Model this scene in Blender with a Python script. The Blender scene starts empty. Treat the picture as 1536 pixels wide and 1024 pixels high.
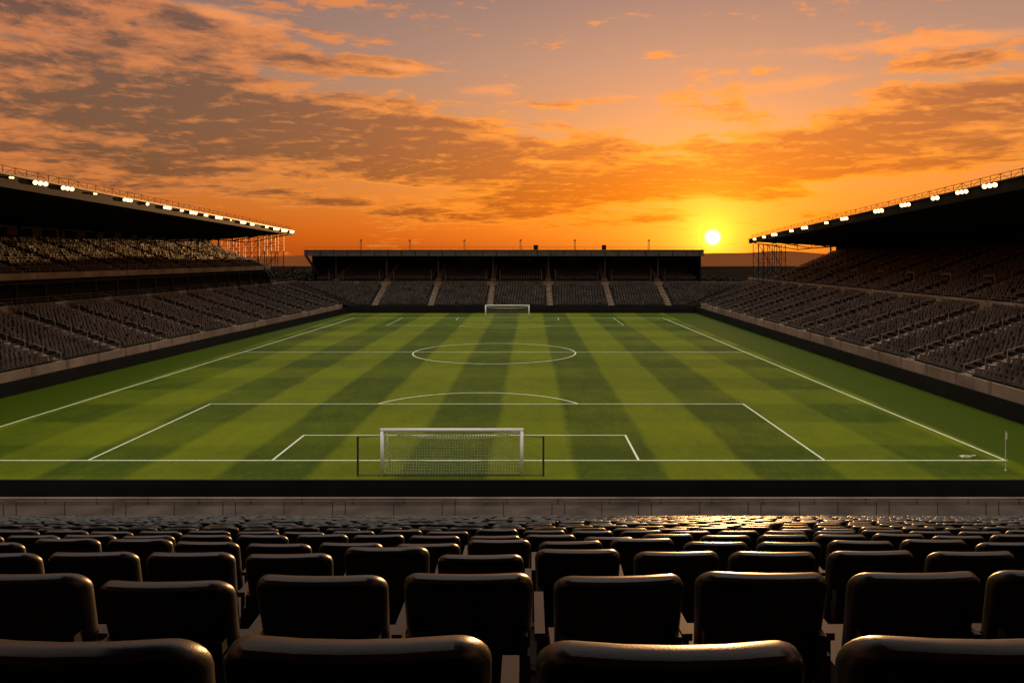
import bpy, bmesh, math, random
import numpy as np
from mathutils import Vector
random.seed(4); rng=np.random.default_rng(7)
scene=bpy.context.scene
CZ=11.6
# ---------------------------------------------------------------- materials
def mat(name,col,rough=0.7,spec=0.3,noise=0.25,nscale=3.0,bump=0.0,bscale=40,metal=0.0,emit=None,estr=0,sheen=0,detail=3):
    m=bpy.data.materials.new(name); m.use_nodes=True
    nt=m.node_tree; b=nt.nodes['Principled BSDF']
    b.inputs['Roughness'].default_value=rough; b.inputs['Metallic'].default_value=metal
    b.inputs['Specular IOR Level'].default_value=spec
    tc=nt.nodes.new('ShaderNodeTexCoord')
    n=nt.nodes.new('ShaderNodeTexNoise'); n.inputs['Scale'].default_value=nscale; n.inputs['Detail'].default_value=detail
    nt.links.new(tc.outputs['Object'],n.inputs['Vector'])
    r=nt.nodes.new('ShaderNodeValToRGB')
    r.color_ramp.elements[0].position=0.3; r.color_ramp.elements[1].position=0.7
    r.color_ramp.elements[0].color=(*[c*(1-noise) for c in col],1)
    r.color_ramp.elements[1].color=(*[min(1,c*(1+noise)) for c in col],1)
    nt.links.new(n.outputs['Fac'],r.inputs['Fac']); nt.links.new(r.outputs['Color'],b.inputs['Base Color'])
    if bump>0:
        n2=nt.nodes.new('ShaderNodeTexNoise'); n2.inputs['Scale'].default_value=bscale; n2.inputs['Detail'].default_value=2
        nt.links.new(tc.outputs['Object'],n2.inputs['Vector'])
        bp=nt.nodes.new('ShaderNodeBump'); bp.inputs['Strength'].default_value=bump; bp.inputs['Distance'].default_value=0.01
        nt.links.new(n2.outputs['Fac'],bp.inputs['Height']); nt.links.new(bp.outputs['Normal'],b.inputs['Normal'])
    if emit:
        b.inputs['Emission Color'].default_value=(*emit,1); b.inputs['Emission Strength'].default_value=estr
        m.cycles.emission_sampling='NONE'
    return m
M={}
M['seat']=mat('seat_vinyl',(0.034,0.031,0.031),0.36,0.55,0.3,2.3,0.06,260)
M['seatpan']=mat('seat_cushion',(0.15,0.10,0.066),0.5,0.4,0.3,2.0)
M['seatfar']=mat('seat_plastic',(0.047,0.033,0.025),0.5,0.3,0.5,0.35)  # warm brown stands in for orange sunlight on the stand seats
M['seatup']=mat('seat_plastic_shaded',(0.015,0.0125,0.011),0.55,0.25,0.5,0.35)  # dark copy of the seat plastic; shade is put into its colour
M['metal']=mat('dark_metal',(0.03,0.03,0.032),0.45,0.5,0.2,5)
M['steel']=mat('galvanised_steel',(0.11,0.09,0.07),0.5,0.4,0.2,5,metal=0.3)
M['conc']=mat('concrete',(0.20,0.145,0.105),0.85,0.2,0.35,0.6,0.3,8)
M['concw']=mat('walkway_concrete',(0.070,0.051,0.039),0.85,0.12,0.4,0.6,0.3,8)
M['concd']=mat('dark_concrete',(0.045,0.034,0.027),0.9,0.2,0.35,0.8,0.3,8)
M['stair']=mat('stair_concrete',(0.34,0.25,0.175),0.85,0.2,0.3,0.9)
M['black']=mat('black_board',(0.006,0.006,0.007),0.6,0.2,0.4,0.6)
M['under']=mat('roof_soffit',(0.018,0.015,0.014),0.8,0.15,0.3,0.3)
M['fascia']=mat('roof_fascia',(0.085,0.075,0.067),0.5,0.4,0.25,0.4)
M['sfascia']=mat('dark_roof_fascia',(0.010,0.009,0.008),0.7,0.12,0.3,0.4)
M['white']=mat('white_paint',(0.88,0.88,0.82),0.4,0.4,0.05,3)
M['line']=mat('line_paint',(0.74,0.76,0.56),0.8,0.2,0.18,6)
M['net']=mat('net_cord',(0.62,0.62,0.40),0.8,0.2,0.2,3)
M['bulb']=mat('lamp_glass',(0.9,0.8,0.6),0.3,0.3,0.0,3,emit=(1.0,0.64,0.26),estr=4.5)
M['ground']=mat('ground_soil',(0.014,0.009,0.006),1.0,0.0,0.4,0.02)
M['hill']=mat('hill_haze_glow',(0.03,0.016,0.010),1,0.0,0.25,0.004,emit=(0.32,0.078,0.013),estr=0.5)  # emission stands in for distant haze over the hills
M['leaf']=mat('foliage',(0.03,0.028,0.014),0.9,0.05,0.5,0.5)
M['dark']=mat('dark_interior',(0.012,0.010,0.010),0.8,0.2,0.3,0.3)
M['wallb']=mat('beige_wall',(0.28,0.19,0.125),0.85,0.2,0.35,0.3)

# ---------------------------------------------------------------- mesh builder
class MB:
    def __init__(s): s.v=[];s.f=[];s.m=[]
    def hexa(s,p,mi=0):
        n=len(s.v); s.v+= [tuple(q) for q in p]
        for a in ((0,3,2,1),(4,5,6,7),(0,1,5,4),(1,2,6,5),(2,3,7,6),(3,0,4,7)):
            s.f.append(tuple(n+i for i in a)); s.m.append(mi)
    def box(s,x0,x1,y0,y1,z0,z1,mi=0):
        s.hexa([(x0,y0,z0),(x1,y0,z0),(x1,y1,z0),(x0,y1,z0),(x0,y0,z1),(x1,y0,z1),(x1,y1,z1),(x0,y1,z1)],mi)
    def quad(s,a,b,c,d,mi=0):
        n=len(s.v); s.v+=[tuple(a),tuple(b),tuple(c),tuple(d)]; s.f.append((n,n+1,n+2,n+3)); s.m.append(mi)
    def bar(s,p,q,r=0.05,mi=0,n=4):
        p=Vector(p);q=Vector(q);d=(q-p)
        if d.length<1e-6:return
        d.normalize(); a=Vector((1,0,0))
        if abs(d.z)<0.99: a=d.cross(Vector((0,0,1))).normalized()
        b=d.cross(a).normalized(); k=len(s.v)
        for base in (p,q):
            for i in range(n):
                t=2*math.pi*(i+0.5)/n; s.v.append(tuple(base+a*math.cos(t)*r+b*math.sin(t)*r))
        for i in range(n):
            j=(i+1)%n; s.f.append((k+i,k+j,k+n+j,k+n+i)); s.m.append(mi)
        s.f.append(tuple(k+i for i in range(n))[::-1]); s.m.append(mi)
        s.f.append(tuple(k+n+i for i in range(n))); s.m.append(mi)
    def build(s,name,mats,parent=None,smooth=False):
        me=bpy.data.meshes.new(name); me.from_pydata(s.v,[],s.f)
        for m in mats: me.materials.append(M[m])
        me.polygons.foreach_set('material_index',s.m)
        if smooth: me.polygons.foreach_set('use_smooth',[True]*len(s.f))
        me.update(); o=bpy.data.objects.new(name,me); scene.collection.objects.link(o)
        if parent: o.parent=parent
        return o
def empty(name):
    o=bpy.data.objects.new(name,None); scene.collection.objects.link(o); return o
def instanced(name,tv,tf,tm,xf,mats,parent=None,smooth=False):
    tv=np.array(tv); n=len(tv); V=[];
    for (x,y,z,a,tilt) in xf:
        c,s_=math.cos(a),math.sin(a); w=tv.copy()
        w[:,1]-=tilt*tv[:,2]
        X=w[:,0]*c-w[:,1]*s_+x; Y=w[:,0]*s_+w[:,1]*c+y; Z=w[:,2]+z
        V.append(np.stack([X,Y,Z],1))
    V=np.concatenate(V); F=[]
    for k in range(len(xf)):
        o=k*n; F+= [tuple(i+o for i in f) for f in tf]
    me=bpy.data.meshes.new(name); me.from_pydata(V.tolist(),[],F)
    for m in mats: me.materials.append(M[m])
    me.polygons.foreach_set('material_index',list(tm)*len(xf))
    if smooth: me.polygons.foreach_set('use_smooth',[True]*len(F))
    me.update(); o=bpy.data.objects.new(name,me); scene.collection.objects.link(o)
    if parent:o.parent=parent
    return o
# ---------------------------------------------------------------- near seat templates
def seat_template(seg=6,detail=True):
    b=MB()
    hw,hz,r=0.222,0.225,0.06; zc=0.63
    if detail: rings=[(.12,-.018),(.055,-.018),(.040,-.020),(.030,-.034),(.014,-.040),(.004,-.030),(0,-.010),(0,.010),(.008,.024),(.03,.032),(.12,.032)]
    else: rings=[(.06,-.02),(.012,-.03),(0,-.008),(.008,.024),(.05,.03)]
    def pt(x,z,y):
        t=(z-zc)/hz; sc=1-0.07*(1-t)*0.5
        yy=y+0.055*(x/hw)**2-0.05*t-0.03*max(0,t)**3-0.2
        return (x*sc,yy,z+0.014*(1-(x/hw)**2)*max(0,t))
    idx=[]
    for ins,y in rings:
        w,h=hw-ins,hz-ins; rr=max(r-ins,0.012); loop=[]
        for cx,cz,a0 in ((w-rr,h-rr,0),(-w+rr,h-rr,90),(-w+rr,-h+rr,180),(w-rr,-h+rr,270)):
            for i in range(seg+1):
                a=math.radians(a0+90*i/seg); loop.append((cx+rr*math.cos(a),cz+rr*math.sin(a)))
            if a0==0:
                for k in (1,2,3): loop.append((( w-rr)*(1-k/2),h))
            if a0==180:
                for k in (1,2,3): loop.append(((-w+rr)*(1-k/2),-h))
        base=len(b.v); 
        for x,z in loop: b.v.append(pt(x,z+zc,y))
        idx.append((base,len(loop)))
    for (a,n),(c,_) in zip(idx,idx[1:]):
        for i in range(n):
            j=(i+1)%n; b.f.append((a+i,a+j,c+j,c+i)); b.m.append(0)
    for (a,n),y,fl in ((idx[0],rings[0][1],1),(idx[-1],rings[-1][1],0)):
        b.v.append(pt(0,zc,y)); c=len(b.v)-1
        for i in range(n):
            j=(i+1)%n; b.f.append((a+j,a+i,c) if fl else (a+i,a+j,c)); b.m.append(0)
    b.box(-.205,.205,-.17,.25,.40,.455,1)
    b.box(-.19,.19,-.16,.27,.385,.40,0)
    b.box(.226,.262,-.17,.16,.60,.625,1)
    b.box(.235,.255,-.15,-.11,.02,.60,2); b.box(.235,.255,.05,.09,.40,.60,2)
    if detail:
        for sx in (-1,1):
            b.box(sx*.190-.012,sx*.190+.012,-.262,-.215,.36,.66,2)
            b.box(sx*.190-.02,sx*.190+.02,-.272,-.215,.50,.60,2)
        b.box(-.2,.2,-.235,-.2,.36,.40,2)
    return b
stand=empty('stadium_stand')
D0,DD=1.26,1.345; RISE=0.33*DD; NR=22
def rowz(i): return CZ-0.205-0.33*(D0+DD*i)-0.855-(0.002 if i==0 else 0)
hi=seat_template(6,True); lo=seat_template(2,False)
xh=[];xl=[]
for i in range(NR):
    D=D0+DD*i; ro=[-.015,.04,0,.03][i] if i<4 else random.uniform(-.12,.12)
    for k in range(-50,50):
        x=-0.25+0.5*k+ro
        j=(x+rng.normal(0,.006),D+0.2+rng.normal(0,.008)-x*0.006,rowz(i)+rng.normal(0,.004)+x*0.002,rng.normal(0,.022),rng.normal(0.0,.022))
        (xh if i<6 else xl).append(j)
s1=instanced('seats_upper_rows',hi.v,hi.f,hi.m,xh,['seat','seatpan','metal'],stand,True)
s2=instanced('seats_lower_rows',lo.v,lo.f,lo.m,xl,['seat','seatpan','metal'],stand,True)
for s in (s1,s2):
    s.data.set_sharp_from_angle(angle=math.radians(50))
t=MB()
for i in range(-2,NR):
    z=rowz(i); y0=D0+DD*i-0.35; y1=y0+DD
    if i<0: z=rowz(0)
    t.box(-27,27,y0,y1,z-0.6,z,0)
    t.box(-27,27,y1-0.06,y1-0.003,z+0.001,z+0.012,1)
ye=D0+DD*NR-0.35
t.box(-27,27,ye,ye+0.8,-0.3,rowz(NR-1)-0.25,1)
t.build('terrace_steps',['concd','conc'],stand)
bkz=rowz(0)
w=MB()
w.box(-30,30,-4.6,-4.2,0,19.5,0)
w.box(-30,30,-4.2,D0+DD*(-2)-.35,bkz-.6,bkz-.003,1)
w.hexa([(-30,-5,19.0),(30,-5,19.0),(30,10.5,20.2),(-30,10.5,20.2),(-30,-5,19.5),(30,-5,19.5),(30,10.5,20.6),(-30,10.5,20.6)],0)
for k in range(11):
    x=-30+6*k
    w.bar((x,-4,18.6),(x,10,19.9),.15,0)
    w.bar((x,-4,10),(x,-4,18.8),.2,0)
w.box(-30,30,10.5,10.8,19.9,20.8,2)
w.build('added_shade_roof_and_wall',['under','concd','fascia'],stand)  # unseen roof and back wall added to keep overhead sky off the seats
w=MB()
w.box(-44,34,ye+0.8,36.7,-0.3,0.02,0)
w.box(-30,30,35.9,36.1,0.02,0.30,1)
for k in range(25): w.box(-29.9+2.4*k,-29.86+2.4*k,35.88,35.9,0.02,0.30,0)
w.build('concourse',['concw','conc'],stand)
rl=MB()
x=-27
while x<27:
    L=random.choice([3.2,4.2,4.2,5.0])
    rl.bar((x,33.2,1.02),(x+L,33.2,1.02),0.022,0,6)
    n=int(L/1.6)
    for q in range(n+1): rl.bar((x+L*q/n,33.2,0),(x+L*q/n,33.2,1.02),0.022,0,6)
    x+=L+0.55
rl.build('handrail',['steel'],stand)

# ---------------------------------------------------------------- pitch
LN,LF,RF,RN=Vector((-44.9,36.9,0)),Vector((-37.5,158,0)),Vector((34.1,158,0)),Vector((34.1,36.9,0))
g=MB(); g.quad((-4000,-400,-0.06),(4000,-400,-0.06),(4000,6000,-0.06),(-4000,6000,-0.06)); g.build('ground',['ground'])
pm=bpy.data.materials.new('pitch_grass'); pm.use_nodes=True
nt=pm.node_tree
class E:
    nt=None
    def __init__(s,o): s.o=o
    @staticmethod
    def w(op,*a,clamp=False):
        n=E.nt.nodes.new('ShaderNodeMath'); n.operation=op; n.use_clamp=clamp
        for i,x in enumerate(a):
            if isinstance(x,E): E.nt.links.new(x.o,n.inputs[i])
            else: n.inputs[i].default_value=x
        return E(n.outputs[0])
    def __add__(s,b): return E.w('ADD',s,b)
    def __radd__(s,b): return E.w('ADD',s,b)
    def __mul__(s,b): return E.w('MULTIPLY',s,b)
    def __rmul__(s,b): return E.w('MULTIPLY',s,b)
    def __sub__(s,b): return E.w('SUBTRACT',s,b)
    def __rsub__(s,b): return E.w('SUBTRACT',b,s)
    def __truediv__(s,b): return E.w('DIVIDE',s,b)
def sstep(x,a,b):
    n=E.nt.nodes.new('ShaderNodeMapRange'); n.interpolation_type='SMOOTHSTEP'
    E.nt.links.new(x.o,n.inputs['Value']); n.inputs['From Min'].default_value=a; n.inputs['From Max'].default_value=b
    return E(n.outputs['Result'])
def noise(x,y,z,scale,detail=6,rough=0.55,dist=0):
    c=E.nt.nodes.new('ShaderNodeCombineXYZ')
    for i,q in enumerate((x,y,z)):
        if isinstance(q,E): E.nt.links.new(q.o,c.inputs[i])
        else: c.inputs[i].default_value=q
    n=E.nt.nodes.new('ShaderNodeTexNoise'); n.inputs['Scale'].default_value=scale; n.inputs['Detail'].default_value=detail
    n.inputs['Roughness'].default_value=rough; n.inputs['Distortion'].default_value=dist
    E.nt.links.new(c.outputs[0],n.inputs['Vector']); return E(n.outputs['Fac'])
def mixc(f,a,b):
    n=E.nt.nodes.new('ShaderNodeMix'); n.data_type='RGBA'
    if isinstance(f,E): E.nt.links.new(f.o,n.inputs[0])
    else: n.inputs[0].default_value=f
    for i,q in ((6,a),(7,b)):
        if isinstance(q,tuple): n.inputs[i].default_value=(*q,1)
        else: E.nt.links.new(q,n.inputs[i])
    return n.outputs[2]
E.nt=nt
b=nt.nodes['Principled BSDF']
tc=nt.nodes.new('ShaderNodeTexCoord'); sp=nt.nodes.new('ShaderNodeSeparateXYZ'); nt.links.new(tc.outputs['Object'],sp.inputs[0])
X,Y=E(sp.outputs[0]),E(sp.outputs[1])
wob=(noise(X,Y,0,0.15,2)-0.5)*0.6
st=E.w('SINE',(X+wob-0.1+2.35)*(math.pi/4.75))
stp=sstep(st,-0.22,0.22)
cr=sstep(E.w('SINE',(Y+wob*2-60.4)*(math.pi/6.6)),-0.2,0.2)
big=noise(X,Y,0,0.05,3); fine=noise(X*1.0,Y*0.35,0,3.0,4,0.7); med=noise(X,Y*0.5,3.0,0.6,3,0.6)
inX=sstep(X,-36.5,-36.0)*(1-sstep(X,27.2,27.7))
side=sstep(E.w('ABSOLUTE',X+4.5),10.0,28.0)
fac=(stp*(0.54-side*0.16)+cr*(0.12+side*0.18)+(big-0.5)*0.9+(med-0.5)*0.6+(fine-0.5)*0.7)*inX+0.08
fac=E.w('ADD',fac,0.0,clamp=True)
col=mixc(fac,(0.036,0.062,0.0015),(0.150,0.178,0.002))
nt.links.new(col,b.inputs['Base Color'])
b.inputs['Roughness'].default_value=0.6; b.inputs['Specular IOR Level'].default_value=0.07
b.inputs['Specular Tint'].default_value=(1,.8,.15,1)
bp=nt.nodes.new('ShaderNodeBump'); bp.inputs['Strength'].default_value=0.7; bp.inputs['Distance'].default_value=0.03
nt.links.new(noise(X,Y,0,14,2,0.7).o,bp.inputs['Height']); nt.links.new(bp.outputs['Normal'],b.inputs['Normal'])
M['grass']=pm
g=MB(); g.quad((-45.5,36.7,0),(35,36.7,0),(35,158.5,0),(-45.5,158.5,0)); g.build('football_pitch',['grass'])
L=MB(); LW=0.13; zl=0.006
def seg(x0,y0,x1,y1,w=LW):
    d=Vector((x1-x0,y1-y0,0)).normalized(); n=Vector((-d.y,d.x,0))*w/2
    a=Vector((x0,y0,zl));c=Vector((x1,y1,zl)); L.quad(a-n,c-n,c+n,a+n)
def arc(cx,cy,r,a0,a1,n=72,w=LW):
    for i in range(n):
        t0=math.radians(a0+(a1-a0)*i/n);t1=math.radians(a0+(a1-a0)*(i+1)/n)
        p=[(cx+(r+s*w/2)*math.cos(t),cy+(r+s*w/2)*math.sin(t),zl) for t,s in ((t0,-1),(t0,1),(t1,1),(t1,-1))]
        L.quad(*p)
NG,FG,MY=43.7,146.0,93.4; CX=-4.3
seg(-36.5,NG,27.2,NG,0.15); seg(-33.3,FG,25.1,FG,0.2)
seg(-36.45,NG+.09,-33.35,FG-.14,0.15); seg(27.1,NG+.09,25.2,FG-.14,0.15)
seg(-34.87,MY,26.1,MY,0.16)
arc(CX,MY-.5,9.8,0,360,96,0.15)
seg(-25.2,NG+.09,-25.2,60.4); seg(16.8,NG+.09,16.8,60.4); seg(-25.27,60.47,16.87,60.47,0.14)
seg(-14.7,NG+.09,-14.7,49.8); seg(6.2,NG+.09,6.2,49.8); seg(-14.77,49.86,6.27,49.86,0.13)
a=math.degrees(math.asin((60.55-56.7)/8.75)); arc(CX+0.2,56.7,8.75,a,180-a,40,0.15)
seg(-24.2,FG-.14,-24.2,129.5,.08); seg(15.8,FG-.14,15.8,129.5,.08); seg(-24.2,129.4,15.8,129.4,.09)
seg(-13.6,FG-.14,-13.6,140.5,.1); seg(5.3,FG-.14,5.3,140.5,.1); seg(-13.6,140.4,5.3,140.4,.1)
arc(CX,133.5,8.75,180+28,360-28,40,0.1)
L.build('pitch_markings',['line'])

# ---------------------------------------------------------------- goals
def net_panel(mb,P,nu,nv,r,mi):
    g=[[P(i/nu,j/nv) for j in range(nv+1)] for i in range(nu+1)]
    for i in range(nu+1):
        for j in range(nv+1):
            if i<nu: mb.bar(g[i][j],g[i+1][j],r,mi,3)
            if j<nv: mb.bar(g[i][j],g[i][j+1],r,mi,3)
def goal(x0,x1,y,h,dep,r,nu,nv,nr):
    e=empty('soccer_goal'); f=MB()
    f.bar((x0,y,0),(x0,y,h),r,0,12); f.bar((x1,y,0),(x1,y,h),r,0,12); f.bar((x0-r,y,h),(x1+r,y,h),r,0,12)
    for xx in (x0,x1):
        f.bar((xx,y,h-0.02),(xx,y+dep*0.55,h-0.25),r*0.4,0,8)
        f.bar((xx,y+dep*0.55,h-0.25),(xx,y+dep,0.03),r*0.3,0,8)
    f.build('frame',['white'],e,True)
    n=MB()
    sag=lambda u:math.sin(math.pi*u)**0.6
    net_panel(n,lambda u,v:(x0+(x1-x0)*u, y+0.12+0.25*math.sin(math.pi*v)*(0.7+0.3*math.sin(u*9)), (h-0.08)*(1-v)-0.05*(0.5+0.5*math.sin(u*23))*(1-v)),nu,nv,nr,0)
    net_panel(n,lambda u,v:(x0+(x1-x0)*u, y+0.1+dep*0.55*v, h-0.1-0.25*v-0.42*sag(u)*math.sin(math.pi*(0.15+0.7*v))),nu,max(4,nv//3),nr*1.5,0)
    for xx in (x0,x1):
        net_panel(n,lambda u,v:(xx,y+dep*u*(0.55+0.45*v),(h-0.05-0.25*u)*(1-v)+0.02),max(4,nv//2),nv//2,nr*.8,0)
    n.build('net',['net'],e)
    return e
ge=goal(-7.84,-0.44,40.65,2.42,2.2,0.095,50,16,0.0085)
bk=MB()
for xx,xg in ((-9.12,-7.9),(0.71,-0.36)):
    bk.bar((xx,40.6,0),(xx,40.6,2.1),0.055,0,8)
    bk.bar((xx,40.6,2.05),(xg,40.65,2.12),0.022,0,6)
    bk.bar((xx,40.6,0.05),(xg,40.65,0.05),0.022,0,6)
bk.bar((-7.9,40.62,0.05),(-0.36,40.62,0.05),0.03,0,6)
bk.build('net_supports',['metal'],ge)
goal(-8.35,-0.2,144.2,2.45,2.0,0.11,20,8,0.014)
cf=empty('corner_flag')
c=MB(); c.bar((25.8,41.6,0),(25.8,41.6,2.15),0.018,0,8); c.bar((25.8,41.6,0),(25.8,41.6,0.06),0.06,0,10)
c.build('pole',['net'],cf)
c=MB()
for k in range(3):
    c.quad((25.82+.03*k,41.6+.015*math.sin(k),1.65+.03*k),(25.85+.03*k,41.6+.015*math.sin(k+1),1.68+.03*k),(25.85+.03*k,41.6+.015*math.sin(k+1),2.10-.03*k),(25.82+.03*k,41.6+.015*math.sin(k),2.13-.03*k))
c.build('flag',['net'],cf)
mk=MB(); mk.hexa([(25.0,44.3,0.01),(25.5,44.3,0.01),(25.5,44.75,0.01),(25.0,44.75,0.01),(25.15,44.35,.14),(25.4,44.35,.14),(25.4,44.6,.08),(25.15,44.6,.08)]);mk.bar((25.5,44.5,0.03),(25.9,44.6,0.05),0.04,0,6)
mk.build('pitch_marker',['net'])

# ---------------------------------------------------------------- perimeter wall
def wallseg(mb,a,b,off0,off1,z0,z1,mi,outward):
    o=Vector(outward); a=Vector(a);b=Vector(b)
    p=[a+o*off0,b+o*off0,b+o*off1,a+o*off1]
    mb.hexa([(q.x,q.y,z0) for q in p]+[(q.x,q.y,z1) for q in p],mi)
pw=MB()
oL=Vector((-0.998,0.061*-1,0)).normalized()
wallseg(pw,LN,LF,0,0.15,0,1.2,0,oL); wallseg(pw,LF+Vector((-.15,0,0)),RF+Vector((.15,0,0)),0,0.15,0,1.0,0,(0,1,0)); wallseg(pw,RN,RF,0,0.15,0,1.35,0,(1,0,0))
pw.box(-45,34.25,36.75,36.9,0,0.9,0)
for k in range(60):
    y=38+k*2.0
    pw.box(34.255,34.33,y,y+.08,0,1.34,1)
pw.build('perimeter_wall',['black','metal'])

# ---------------------------------------------------------------- side/far stands
fs=MB()
fs.hexa([(-.2,-.22,.42),(.2,-.22,.42),(.2,-.16,.42),(-.2,-.16,.42),(-.2,-.32,.84),(.2,-.32,.84),(.2,-.27,.86),(-.2,-.27,.86)],0)
fs.hexa([(-.2,-.18,.36),(.2,-.18,.36),(.2,.2,.40),(-.2,.2,.40),(-.2,-.18,.42),(.2,-.18,.42),(.2,.2,.46),(-.2,.2,.46)],0)
fs.box(-.04,.04,-.15,-.05,0,.36,0)
def lerp(a,b,t): return a+(b-a)*t
def tier(parent,A0,A1,B0,B1,z0,z1,n,aisles,sp=0.6,label='',sm='seatfar'):
    A0,A1,B0,B1=[Vector(p) for p in (A0,A1,B0,B1)]
    d=(A1-A0).normalized(); nrm=Vector((-d.y,d.x,0))
    if (B0-A0).dot(nrm)<0: nrm=-nrm
    face=-nrm; ang=math.atan2(-face.x,face.y)
    mb=MB(); xf=[]
    dz=(z1-z0)/(n-1)
    for r in range(n):
        t0,t1=r/n,(r+1)/n
        p=[lerp(A0,B0,t0),lerp(A1,B1,t0),lerp(A1,B1,t1),lerp(A0,B0,t1)]
        z=z0+dz*r
        mb.hexa([(q.x,q.y,z-0.5) for q in p]+[(q.x,q.y,z) for q in p],0)
        m0,m1=lerp(p[0],p[3],.55),lerp(p[1],p[2],.55)
        s0,s1=(m0-A0).dot(d),(m1-A0).dot(d); off=(m0-A0).dot(nrm)
        dep=(p[3]-p[0]).dot(nrm)
        for a in aisles:
            if s0+0.6<a<s1-0.6:
                c=A0+d*a+nrm*(off)
                for k,(zz) in enumerate((0.0,dz/2)):
                    lo_=c+nrm*(dep*(-0.5+0.5*k)); hi_=lo_+nrm*dep*0.5
                    q=[lo_-d*.6,lo_+d*.6,hi_+d*.6,hi_-d*.6]
                    mb.hexa([(v.x,v.y,z+0.004) for v in q]+[(v.x,v.y,z+0.03+zz) for v in q],1)
        k=int((s1-s0)/sp)
        for i in range(k):
            s=s0+(i+.5)*sp
            if any(abs(s-a)<1.05 for a in aisles): continue
            if rng.random()<.01: continue
            c=A0+d*s+nrm*(off)
            xf.append((c.x,c.y,z+rng.normal(0,.01),ang+rng.normal(0,.05),rng.normal(0,.07)))
    mb.build('terrace'+label,['concd','stair'],parent)
    instanced('seats'+label,fs.v,fs.f,fs.m,xf,[sm],parent)
    rb=MB()
    for a in aisles:
        for r in range(0,n,2):
            t=(r+.5)/n; m0=lerp(A0,B0,t); off=(m0-A0).dot(nrm); c=A0+d*a+nrm*off; z=z0+dz*r
            rb.bar((c.x,c.y,z),(c.x,c.y,z+0.95),.03); rb.bar((c.x,c.y,z+.95),((c+nrm*1.4).x,(c+nrm*1.4).y,z+.95+dz*1.5),.035)
    if rb.v: rb.build('aisle_rails'+label,['stair'],parent)
LB0,LBF,RBF,RB0=Vector((-60.0,36.9,0)),Vector((-52.5,173,0)),Vector((49.1,173,0)),Vector((49.1,36.9,0))
def off(v,x,y): return Vector((v.x+x,v.y+y,0))
def parapet(mb,a,b,outw,o0,z0,z1,mi,thick=.25,jm=None,step=6):
    wallseg(mb,a,b,o0,o0+thick,z0,z1,mi,outw)
    if jm is not None:
        a=Vector(a);b=Vector(b);o=Vector(outw);d=(b-a);Ln=d.length;d.normalize()
        s=step*.6
        while s<Ln-1:
            p=a+d*s+o*(o0-.03); q=p+d*.35
            mb.hexa([(w_.x,w_.y,zz) for zz in (z0,z1+.05) for w_ in (p,q,q+o*.1,p+o*.1)],jm); s+=step
def rail(mb,a,b,z,h=.9,step=2.0,r=.03,mi=0):
    a=Vector(a);b=Vector(b);d=b-a;n=int(d.length/step)
    for zz in (h,h*.5): mb.bar((a.x,a.y,z+zz),(b.x,b.y,z+zz),r,mi,4)
    for i in range(n+1):
        p=a+d*i/n; mb.bar((p.x,p.y,z),(p.x,p.y,z+h),r,mi,4)
aisL=[8+9.4*i for i in range(13)]
# LEFT
SL=empty('stadium_stand')
tier(SL,off(LN,-1.5,0),off(LF,-1.5,1.5),LB0,LBF,1.5,5.4,15,aisL,label='_lower')
UA0,UA1,UB0,UB1=Vector((-60.3,36.9,0)),Vector((-53.6,157,0)),Vector((-74.3,36.9,0)),Vector((-67.6,163,0))
tier(SL,UA0,UA1,UB0,UB1,9.3,13.7,13,[5+9.4*i for i in range(13)],label='_upper',sm='seatup')
w=MB()
parapet(w,LN,LF,oL,1.1,0,1.8,0,.3,1,4.7)
parapet(w,LB0,LBF,oL,0.02,5.0,6.2,0,.25,1,9.4)
parapet(w,off(UA0,.5,0),off(UA1,.5,0),oL,0.0,9.0,9.75,0,.3,1,6)
w.hexa([(-60.3,36.9,8.4),(-53.6,157,8.4),(-67.6,163,8.4),(-74.3,36.9,8.4),(-60.3,36.9,8.7),(-53.6,157,8.7),(-67.6,163,8.7),(-74.3,36.9,8.7)],2)
wallseg(w,LB0,off(LBF,.5,-14),3.2,3.5,5.0,8.4,2,oL)
wallseg(w,LB0,off(LBF,.5,-14),1.0,3.2,5.4,5.6,2,oL)
wallseg(w,UB0,UB1,0.02,.4,0,13.9,2,oL)
wallseg(w,UB0,UB1,0.02,.4,13.9,16.4,0,oL)
w.quad((-53.6,157.05,5),(-67.6,163.05,5),(-67.6,163.05,14),(-53.6,157.05,9.5),2)
for i in range(26):
    p=lerp(UB0,UB1,(i+.5)/26); w.box(p.x+.0,p.x+.12,p.y-1.4,p.y+1.4,14.3,15.5,2)
    p=lerp(LB0,off(LBF,.5,-14),(i+.5)/26); w.box(p.x-1.2,p.x-.9,p.y-.2,p.y+.2,5.6,8.4,2)
w.build('walls',['wallb','conc','dark'],SL)
r_=MB(); 
rail(r_,LN+oL*1.2,LF+oL*1.2,1.8,.5); rail(r_,LB0+oL*.1,LBF+oL*.1,6.2,.7); rail(r_,off(UA0,.4,0),off(UA1,.4,0),9.75,.7)
r_.build('rails',['steel'],SL)
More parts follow.
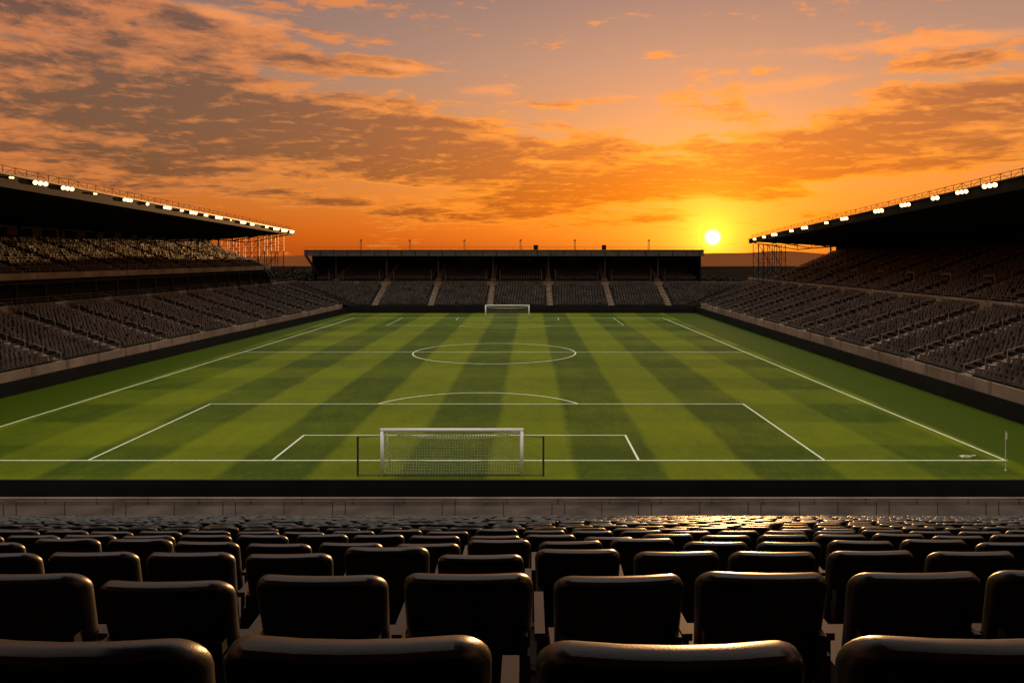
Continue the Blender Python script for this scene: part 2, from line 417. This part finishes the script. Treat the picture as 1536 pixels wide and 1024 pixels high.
# RIGHT
SR=empty('stadium_stand')
tier(SR,off(RN,1.5,0),off(RF,1.5,1.5),RB0,RBF,1.7,5.8,15,aisL,label='_lower')
VA0,VA1,VB0,VB1=Vector((49.4,36.9,0)),Vector((49.4,160,0)),Vector((66.2,36.9,0)),Vector((66.2,166,0))
tier(SR,VA0,VA1,VB0,VB1,6.6,12.4,17,[5+9.4*i for i in range(13)],label='_upper')
w=MB(); oR=Vector((1,0,0))
parapet(w,RN,RF,oR,1.1,0,2.0,0,.3,1,4.7)
parapet(w,RB0,off(RBF,0,-.3),oR,0.02,5.2,6.9,0,.25,1,4.7)
wallseg(w,VB0,VB1,.02,.4,0,14.8,2,oR)
w.quad((49.4,160.05,5),(66.2,166.05,5),(66.2,166.05,12.5),(49.4,160.05,6.8),2)
for i in range(13):
    y=44+9.4*i
    w.box(54.5,57.5,y-1.2,y+1.2,7.2,9.5,1); w.box(54.4,54.5,y-.8,y+.8,7.6,9.2,2)
w.build('walls',['wallb','conc','dark'],SR)
r_=MB(); rail(r_,RN+oR*1.2,RF+oR*1.2,2.0,.5); rail(r_,RB0+oR*.1,RBF+oR*.1,6.9,.6); r_.build('rails',['steel'],SR)
# FAR
SF=empty('stadium_stand')
aisF=[x+36 for x in (-32.5,-20.8,-8.4,4.2,17,29)]
tier(SF,off(LF,1.5,1.4),off(RF,-1.5,1.4),off(LBF,.3,0),off(RBF,-.3,0),1.3,5.2,14,aisF,label='_lower')
FA0,FA1,FB0,FB1=Vector((-48.5,173.4,0)),Vector((38,173.4,0)),Vector((-48.5,190,0)),Vector((38,190,0))
tier(SF,FA0,FA1,FB0,FB1,6.2,9.6,14,[x+48.5 for x in (-44,-32.5,-20.8,-8.4,4.2,17,29)],label='_upper')
w=MB()
parapet(w,LBF,RBF,(0,1,0),0.02,4.6,6.0,0,.3,1,6.2)
parapet(w,LF,RF,(0,1,0),1.0,0,1.5,2,.3)
w.box(-49,38.5,190.05,190.4,0,12.2,2)
w.box(-49.3,-48.9,173.4,190,4,12.2,2); w.box(38.3,38.7,173.4,190,4,12.2,2)
for x in (-44,-32.5,-20.8,-8.4,4.2,17,29):
    w.box(x-.15,x+.15,173.9,174.2,6.0,11.9,4)
    for q in (-1.6,1.6): w.box(x+q-.06,x+q+.06,173.9,174.1,6.0,8.6,1)
for x in (-38,-26,-14.5,-2,10.5,23,34):
    w.box(x-2.6,x+2.6,189.8,190.0,10.3,11.4,1)
w.hexa([(-50,170,11.9),(38.5,170,11.9),(38.5,192,11.2),(-50,192,11.2),(-50,170,12.2),(38.5,170,12.2),(38.5,192,11.9),(-50,192,11.9)],3)
w.box(-50,38.5,169.7,170,11.75,13.0,4); w.box(-50.1,38.6,169.55,170.1,13.0,13.15,0)
for k in range(30): w.box(-49.5+3*k,-49.35+3*k,169.62,169.7,11.8,12.95,3)
w.hexa([(-50,169.7,12),(-49.6,169.7,12),(-47.5,176,6),(-47.9,176,6),(-50,170.4,12),(-49.6,170.4,12),(-47.5,177,6),(-47.9,177,6)],4)
w.build('roof_and_walls',['wallb','conc','dark','under','fascia'],SF)
ms=MB()
for x in (-37.7,-26.8,-14.6,-2.1,10,26.5):
    for dx in (-.18,.18): ms.bar((x+dx,171,13),(x+dx*.6,171,15.5),.05)
    for q in range(5): ms.bar((x-.18,171,13+.5*q),(x+.18,171,13.5+.5*q),.04)
    ms.box(x-.25,x+.25,170.8,171.2,15.1,15.3)
for x,s_ in ((1.3,.5),(16.5,.45)): ms.box(x-s_,x+s_,170.5,171.5,13.1,14.2)
ms.bar((-50,170.5,13.75),(38.5,170.5,13.75),.035)
for k in range(45): ms.bar((-49.8+2*k,170.5,13.1),(-49.8+2*k,170.5,13.75),.03)
ms.build('roof_masts',['sfascia'],SF)

def side_roof(parent,F0,F1,B0,B1,th,sgn,groups):
    F0,F1,B0,B1=[Vector(p) for p in (F0,F1,B0,B1)]
    w=MB(); up=Vector((0,0,1))
    w.hexa([F0-up*.35,F1-up*.3,B1-up*.3,B0-up*.3,F0,F1,B1+up*1.0,B0+up*1.2],0)
    o=Vector((-sgn,0,0))
    w.hexa([F0-up*th,F1-up*th*.6,F1-o*.4-up*th*.6,F0-o*.4-up*th,F0+o*.05+up*.1,F1+o*.05+up*.1,F1-o*.4+up*.1,F0-o*.4+up*.1],1)
    w.hexa([F0+up*.1+o*.25,F1+up*.1+o*.25,F1-o*.2+up*.1,F0-o*.2+up*.1,F0+up*.22+o*.25,F1+up*.22+o*.25,F1-o*.2+up*.22,F0-o*.2+up*.22],2)
    n=15
    for i in range(n+1):
        t=i/n; a=lerp(F0,F1,t)-up*.35; bb=lerp(B0,B1,t)-up*.3
        mid=lerp(a,bb,.55)-up*1.1
        w.bar(a,mid,.11,0); w.bar(mid,bb,.13,0); w.bar(lerp(a,bb,.3),lerp(a,mid,.55),.07,0); w.bar(lerp(a,bb,.55),mid,.08,0)
        c=lerp(B0,B1,t); w.bar((c.x-sgn*.6,c.y,6),(c.x-sgn*.6,c.y,c.z),.2,0)
    for q in (.25,.5,.75): w.bar(lerp(F0,B0,q)-up*.45,lerp(F1,B1,q)-up*.45,.09,0)
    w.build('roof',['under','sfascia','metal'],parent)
    tr=MB()
    Ln=(F1-F0).length; k=int(Ln/1.6)
    for i in range(k):
        p=lerp(F0,F1,i/k)-o*.3; q=lerp(F0,F1,(i+1)/k)-o*.3
        tr.bar(p+up*.2,p+up*.95,.03); tr.bar(p+up*(.2 if i%2 else .95),q+up*(.95 if i%2 else .2),.02)
        tr.bar(p+up*.95,q+up*.95,.03); tr.bar(p+up*.6,q+up*.6,.02)
    tr.build('roof_truss',['sfascia'],parent)
    hs=MB(); bl=MB()
    for (D,nb,rad) in groups:
        rad*=.95
        t=(D-F0.y)/(F1.y-F0.y); c=lerp(F0,F1,t)
        for i in range(nb):
            p=c+Vector((o.x*.35,(i-(nb-1)/2)*rad*3.6,-.1))
            dirv=Vector((o.x*.75,-.62,-.25)).normalized()
            side=dirv.cross(up).normalized(); vv=side.cross(dirv)
            K=12; base=len(hs.v)
            for s_,(rr,dd) in enumerate(((rad*.55,-.3),(rad*1.12,-.02),(rad*1.12,.05))):
                for j in range(K):
                    a=2*math.pi*j/K; hs.v.append(tuple(p+dirv*dd+side*rr*math.cos(a)+vv*rr*math.sin(a)))
            for s_ in range(2):
                for j in range(K):
                    jj=(j+1)%K; hs.f.append((base+s_*K+j,base+s_*K+jj,base+(s_+1)*K+jj,base+(s_+1)*K+j)); hs.m.append(0)
            base=len(bl.v); bl.v.append(tuple(p+dirv*.09))
            for j in range(K):
                a=2*math.pi*j/K; bl.v.append(tuple(p+dirv*.02+side*rad*math.cos(a)+vv*rad*math.sin(a)))
            for j in range(K): bl.f.append((base,base+1+j,base+1+(j+1)%K)); bl.m.append(0)
            hs.bar(p-dirv*.2,p-o*.4-up*.2,.04)
    hs.build('floodlight_housings',['metal'],parent); bl.build('floodlight_lamps',['bulb'],parent)
side_roof(SL,(-46,36.9,19.5),(-46,149,16.4),(-74.5,36.9,16.8),(-68,166,15.6),1.1,-1,
  [(65,2,.12),(67.5,2,.10),(71.5,3,.22),(75.7,3,.21),(80.5,2,.10),(87,3,.2),(91.5,1,.2),(96.5,3,.2),(100.5,2,.14),(104,3,.22),(108,2,.18),(112.5,3,.23),(117,1,.13),(122,3,.22),(126,2,.24),(133,2,.18),(138,3,.28),(142.5,3,.3),(147,2,.3)])
side_roof(SR,(44,36.9,20.0),(44,154,14.9),(66.5,36.9,15.2),(66.5,168,14.2),1.1,1,
  [(60,3,.22),(66.5,3,.22),(72.8,3,.24),(77.5,3,.22),(82.6,2,.24),(89.2,3,.24),(96,3,.26),(106.5,3,.24),(112.9,2,.2),(121.9,3,.26),(128,2,.24),(137,3,.28),(143,2,.24),(149,2,.24)])
def lattice(parent,p,q,zb,ztp,ztq,nx,nz):
    p=Vector(p);q=Vector(q);m=MB()
    for i in range(nx+1):
        a=lerp(p,q,i/nx); zt=lerp(ztp,ztq,i/nx); m.bar((a.x,a.y,zb),(a.x,a.y,zt),.08)
        if i<nx:
            c=lerp(p,q,(i+1)/nx); zt2=lerp(ztp,ztq,(i+1)/nx)
            for j in range(nz+1):
                m.bar((a.x,a.y,lerp(zb,zt,j/nz)),(c.x,c.y,lerp(zb,zt2,j/nz)),.05)
                if j<nz:
                    u,v=(j,j+1) if (i+j)%2 else (j+1,j)
                    m.bar((a.x,a.y,lerp(zb,zt,u/nz)),(c.x,c.y,lerp(zb,zt2,v/nz)),.035)
    m.build('steel_lattice',['metal'],parent)
lattice(SL,(-49.5,150.5,0),(-66,164,0),7.5,16.0,15.3,9,5)
lattice(SL,(-49.5,154,0),(-66,168,0),7.5,15.9,15.2,7,4)
lattice(SR,(46,154.5,0),(54,162,0),6.5,14.2,14,6,5)
lattice(SR,(46,158,0),(54,166,0),6.5,14.1,14,5,4)

# ---------------------------------------------------------------- background: hills, trees
def ridge(name,y,zfun,x0,x1,n,m_):
    mb=MB(); pr=None
    for i in range(n+1):
        x=lerp(x0,x1,i/n); z=zfun(x)
        cur=((x,y,-2),(x,y+250,z),(x,y+900,z*.6))
        if pr: mb.quad(pr[0],cur[0],cur[1],pr[1]); mb.quad(pr[1],cur[1],cur[2],pr[2])
        pr=cur
    return mb.build(name,[m_],None,True)
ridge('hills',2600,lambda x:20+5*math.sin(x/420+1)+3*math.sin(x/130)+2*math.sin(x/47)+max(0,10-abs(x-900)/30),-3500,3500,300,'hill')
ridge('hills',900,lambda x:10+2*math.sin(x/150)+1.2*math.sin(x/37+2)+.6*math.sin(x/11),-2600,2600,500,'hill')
lf=MB()
def leafmass(cx,cy,h,wd,n):
    for _ in range(n):
        u=random.gauss(0,.42); v=random.random(); r=wd*(1-.6*v*v)
        x=cx+u*r; y=cy+random.gauss(0,.4)*r; z=h*(.12+.88*v*(1-.35*u*u)); s=random.uniform(.35,.8)
        a=Vector((random.gauss(0,1),random.gauss(0,1),random.gauss(0,1))).normalized(); b_=a.orthogonal().normalized(); c_=a.cross(b_)
        p=Vector((x,y,z)); lf.quad(p-b_*s,p-c_*s*.6,p+b_*s,p+c_*s*.6)
for side in (-1,1):
    for k in range(46):
        X_=(-125+k*1.9 if side<0 else 42+k*2.1)+random.uniform(-1,1); hh=random.uniform(6,8.6) if side<0 else random.uniform(4.5,7)
        lf.bar((X_,232,0),(X_,232,hh*.6),.25,0,5); leafmass(X_,random.uniform(228,240),hh,random.uniform(3.5,5),170)
lf.build('tree_line',['leaf'])

# ---------------------------------------------------------------- world
world=bpy.data.worlds.new('World'); scene.world=world; world.use_nodes=True
world.cycles.sampling_method='MANUAL'; world.cycles.sample_map_resolution=512
nt=world.node_tree; E.nt=nt; bg=nt.nodes['Background']
SAZ=math.atan(274/1150); SEL=math.atan(29/1150*math.cos(SAZ))
sd=Vector((math.sin(SAZ)*math.cos(SEL),math.cos(SAZ)*math.cos(SEL),math.sin(SEL)))
sky=nt.nodes.new('ShaderNodeTexSky'); sky.sky_type='NISHITA'; sky.sun_disc=False
sky.sun_elevation=math.radians(1.5); sky.sun_rotation=SAZ; sky.air_density=1.5; sky.dust_density=3.0
tc=nt.nodes.new('ShaderNodeTexCoord'); sp=nt.nodes.new('ShaderNodeSeparateXYZ')
nt.links.new(tc.outputs['Generated'],sp.inputs[0])
X,Y,Z=[E(sp.outputs[i]) for i in range(3)]
az=E.w('ARCTAN2',X,Y); el=E.w('ARCSINE',Z)
dot=X*sd.x+Y*sd.y+Z*sd.z
ang=E.w('ARCCOSINE',E.w('MINIMUM',dot,0.9999999))
rp=nt.nodes.new('ShaderNodeValToRGB'); cr_=rp.color_ramp
stops=[(0.0,(.52,.080,.006)),(.03,(.68,.135,.009)),(.075,(.68,.20,.035)),(.15,(.52,.22,.095)),(.24,(.34,.19,.145)),(.32,(.215,.137,.130)),(.5,(.42,.38,.34)),(.75,(1.1,1.03,.93)),(1,(1.4,1.31,1.18))]
while len(cr_.elements)<len(stops): cr_.elements.new(0.5)
for e_,(p_,c_) in zip(cr_.elements,stops): e_.position=p_; e_.color=(*c_,1)
nt.links.new(E.w('MAXIMUM',Z,0.0).o,rp.inputs[0])
azf=sstep(az,-0.75,0.15)
dim=nt.nodes.new('ShaderNodeMix'); dim.data_type='RGBA'; dim.blend_type='MULTIPLY'; dim.inputs[0].default_value=1
nt.links.new(rp.outputs[0],dim.inputs[6])
lowm=(1-sstep(el,0.15,0.6))
leftc=mixc((1-azf)*lowm,(1,1,1),(0.68,0.56,0.58))
nt.links.new(leftc,dim.inputs[7]); base=dim.outputs[2]
def addc(a,b,f):
    n=E.nt.nodes.new('ShaderNodeMix'); n.data_type='RGBA'; n.blend_type='ADD'
    n.clamp_factor=False
    if isinstance(f,E): E.nt.links.new(f.o,n.inputs[0])
    else: n.inputs[0].default_value=f
    for i,q in ((6,a),(7,b)):
        if isinstance(q,tuple): n.inputs[i].default_value=(*q,1)
        else: E.nt.links.new(q,n.inputs[i])
    return n.outputs[2]
g1=E.w('EXPONENT',ang*ang*(-1/(0.12**2))); g2=E.w('EXPONENT',ang*(-1/0.028))
g3=E.w('EXPONENT',ang*ang*(-1/(0.42**2)))
daz=(az-SAZ); gh=E.w('EXPONENT',(daz*daz*(1/0.20**2)+(el-SEL)*(el-SEL)*(1/0.035**2))*-1.0)
base=addc(base,(.26,.085,.010),g3*0.6); base=addc(base,(.42,.18,.012),g1*0.55); base=addc(base,(.30,.20,.01),gh*0.55)
zz=E.w('MAXIMUM',Z,0.0)+0.11
px=X/zz; py=Y/zz
wx=(noise(px,py,0,1.1,2)-0.5)*0.9; wy=(noise(px,py,5.0,1.1,2)-0.5)*0.9
n1=noise(px+wx,py+wy,1.7,1.35,6,0.62)
n2=noise(px*1.0+wx*.6,py*1.0,9.1,5.2,7,0.66)
n2b=noise(px*1.0+wx*.6+.02,py*1.0+0.065,9.1,5.2,6,0.66)
n4=noise(az*3.2+wx*.25,el*21.0+az*0.8+wy*.3,3.3,1.6,7,0.64)
def G(cx,cy,rx,ry,tilt):
    a0=math.atan((cx-795)/1150); e0=math.atan((385-cy)/1150*math.cos(a0)); rx/=1150; ry/=1150
    t=math.radians(tilt); da=az-a0; de=el-e0
    u=(da*math.cos(t)+de*math.sin(t))*(1/rx); v=(de*math.cos(t)-da*math.sin(t))*(1/ry)
    return E.w('EXPONENT',(u*u+v*v)*-1.0)
def SUM(l):
    s=l[0]
    for q in l[1:]: s=s+q
    return s
banks=SUM([G(100,70,340,90,-12)*.75,G(60,190,260,65,-4)*.75,G(400,165,300,45,-9)*.8,G(640,200,240,28,-3)*.9,G(690,252,170,30,-2)*1.0,
  G(420,215,380,44,-2)*.65,G(920,222,85,15,-3)*.9,G(1150,238,360,34,11)*1.05,G(1440,170,260,50,8)*1.05,G(860,290,220,22,5)*1.05,G(1230,262,230,15,4)*.85,
  G(500,303,60,6,0)*1.0,G(240,247,95,12,-5)*.9,G(980,328,85,9,3)*1.0,G(620,318,60,6,0)*.8,G(390,288,70,7,0)*.8,G(1170,293,90,7,0)*.9,G(1400,96,80,9,0)*.8,G(240,15,130,18,-8)*.6,G(520,100,150,16,-3)*.7,G(1270,320,90,6,0)*.6,G(800,320,100,7,2)*.7,G(150,275,130,10,-3)*.6,G(1420,215,180,14,3)*.6])
dens=n1*0.70+(n2-0.5)*0.80+(n4-0.5)*0.95+banks*0.34+0.105
cl=sstep(dens,0.54,0.68)
thick=sstep(dens,0.58,0.98)
lit=mixc(sstep(ang,0.1,0.8),(.96,.27,.014),(.58,.165,.045))
drk=mixc(sstep(ang,0.08,0.72),(.40,.072,.007),(.118,.040,.028))
cc=mixc(E.w('ADD',thick*1.15+(n2b-n2)*4.2+(n2-.5)*.7-0.05,0.0,clamp=True),lit,drk)
fade=1-sstep(el,0.5,0.9)
base=mixc(cl*0.93*fade,base,cc)
br=SUM([G(1350,66,260,10,-1)*1.0,G(1180,128,110,12,3)*1.0,G(730,135,60,9,3)*.9,G(340,22,110,12,-6)*1.0,G(950,145,80,7,0)*.6,G(600,102,50,6,-4)*.9,G(1450,30,120,8,4)*.3,G(1000,60,160,10,6)*.25,G(830,150,60,5,0)*.4,G(1130,165,200,9,4)*.5,G(900,190,200,9,3)*.4])
brm=sstep(br*0.9+(n2-0.5)*1.5+(n4-.5)*.8,0.25,0.95)
base=mixc(brm*0.75,base,(.86,.28,.075))
base=addc(base,(1.3,.60,.04),g2*1.7)
core=1-sstep(ang,0.0055,0.0135)
base=addc(base,(10,6.0,1.6),core*core)
sk=nt.nodes.new('ShaderNodeMix'); sk.data_type='RGBA'; sk.blend_type='MULTIPLY'; sk.inputs[0].default_value=1
nt.links.new(sky.outputs[0],sk.inputs[6]); sk.inputs[7].default_value=(.05,.05,.05,1)
base=addc(base,sk.outputs[2],1.0)
nt.links.new(base,bg.inputs['Color']); bg.inputs['Strength'].default_value=1.0

# ---------------------------------------------------------------- sun + camera
sl=bpy.data.lights.new('sun','SUN'); sl.energy=2.8; sl.angle=math.radians(0.6); sl.color=(1,.50,.18)
so=bpy.data.objects.new('sun',sl); scene.collection.objects.link(so)
e=math.radians(1.5); d=Vector((math.sin(SAZ)*math.cos(e),math.cos(SAZ)*math.cos(e),math.sin(e)))
so.rotation_euler=d.to_track_quat('Z','Y').to_euler()
cam=bpy.data.cameras.new('camera'); co=bpy.data.objects.new('camera',cam); scene.collection.objects.link(co)
co.location=(0,0,CZ); co.rotation_euler=(math.pi/2,0,0)
cam.sensor_width=36; cam.lens=36*1150/1536; cam.shift_x=-27/1536; cam.shift_y=-127/1536
cam.clip_start=0.05; cam.clip_end=9000
scene.camera=co
scene.view_settings.view_transform='Standard'; scene.view_settings.look='None'; scene.view_settings.exposure=0
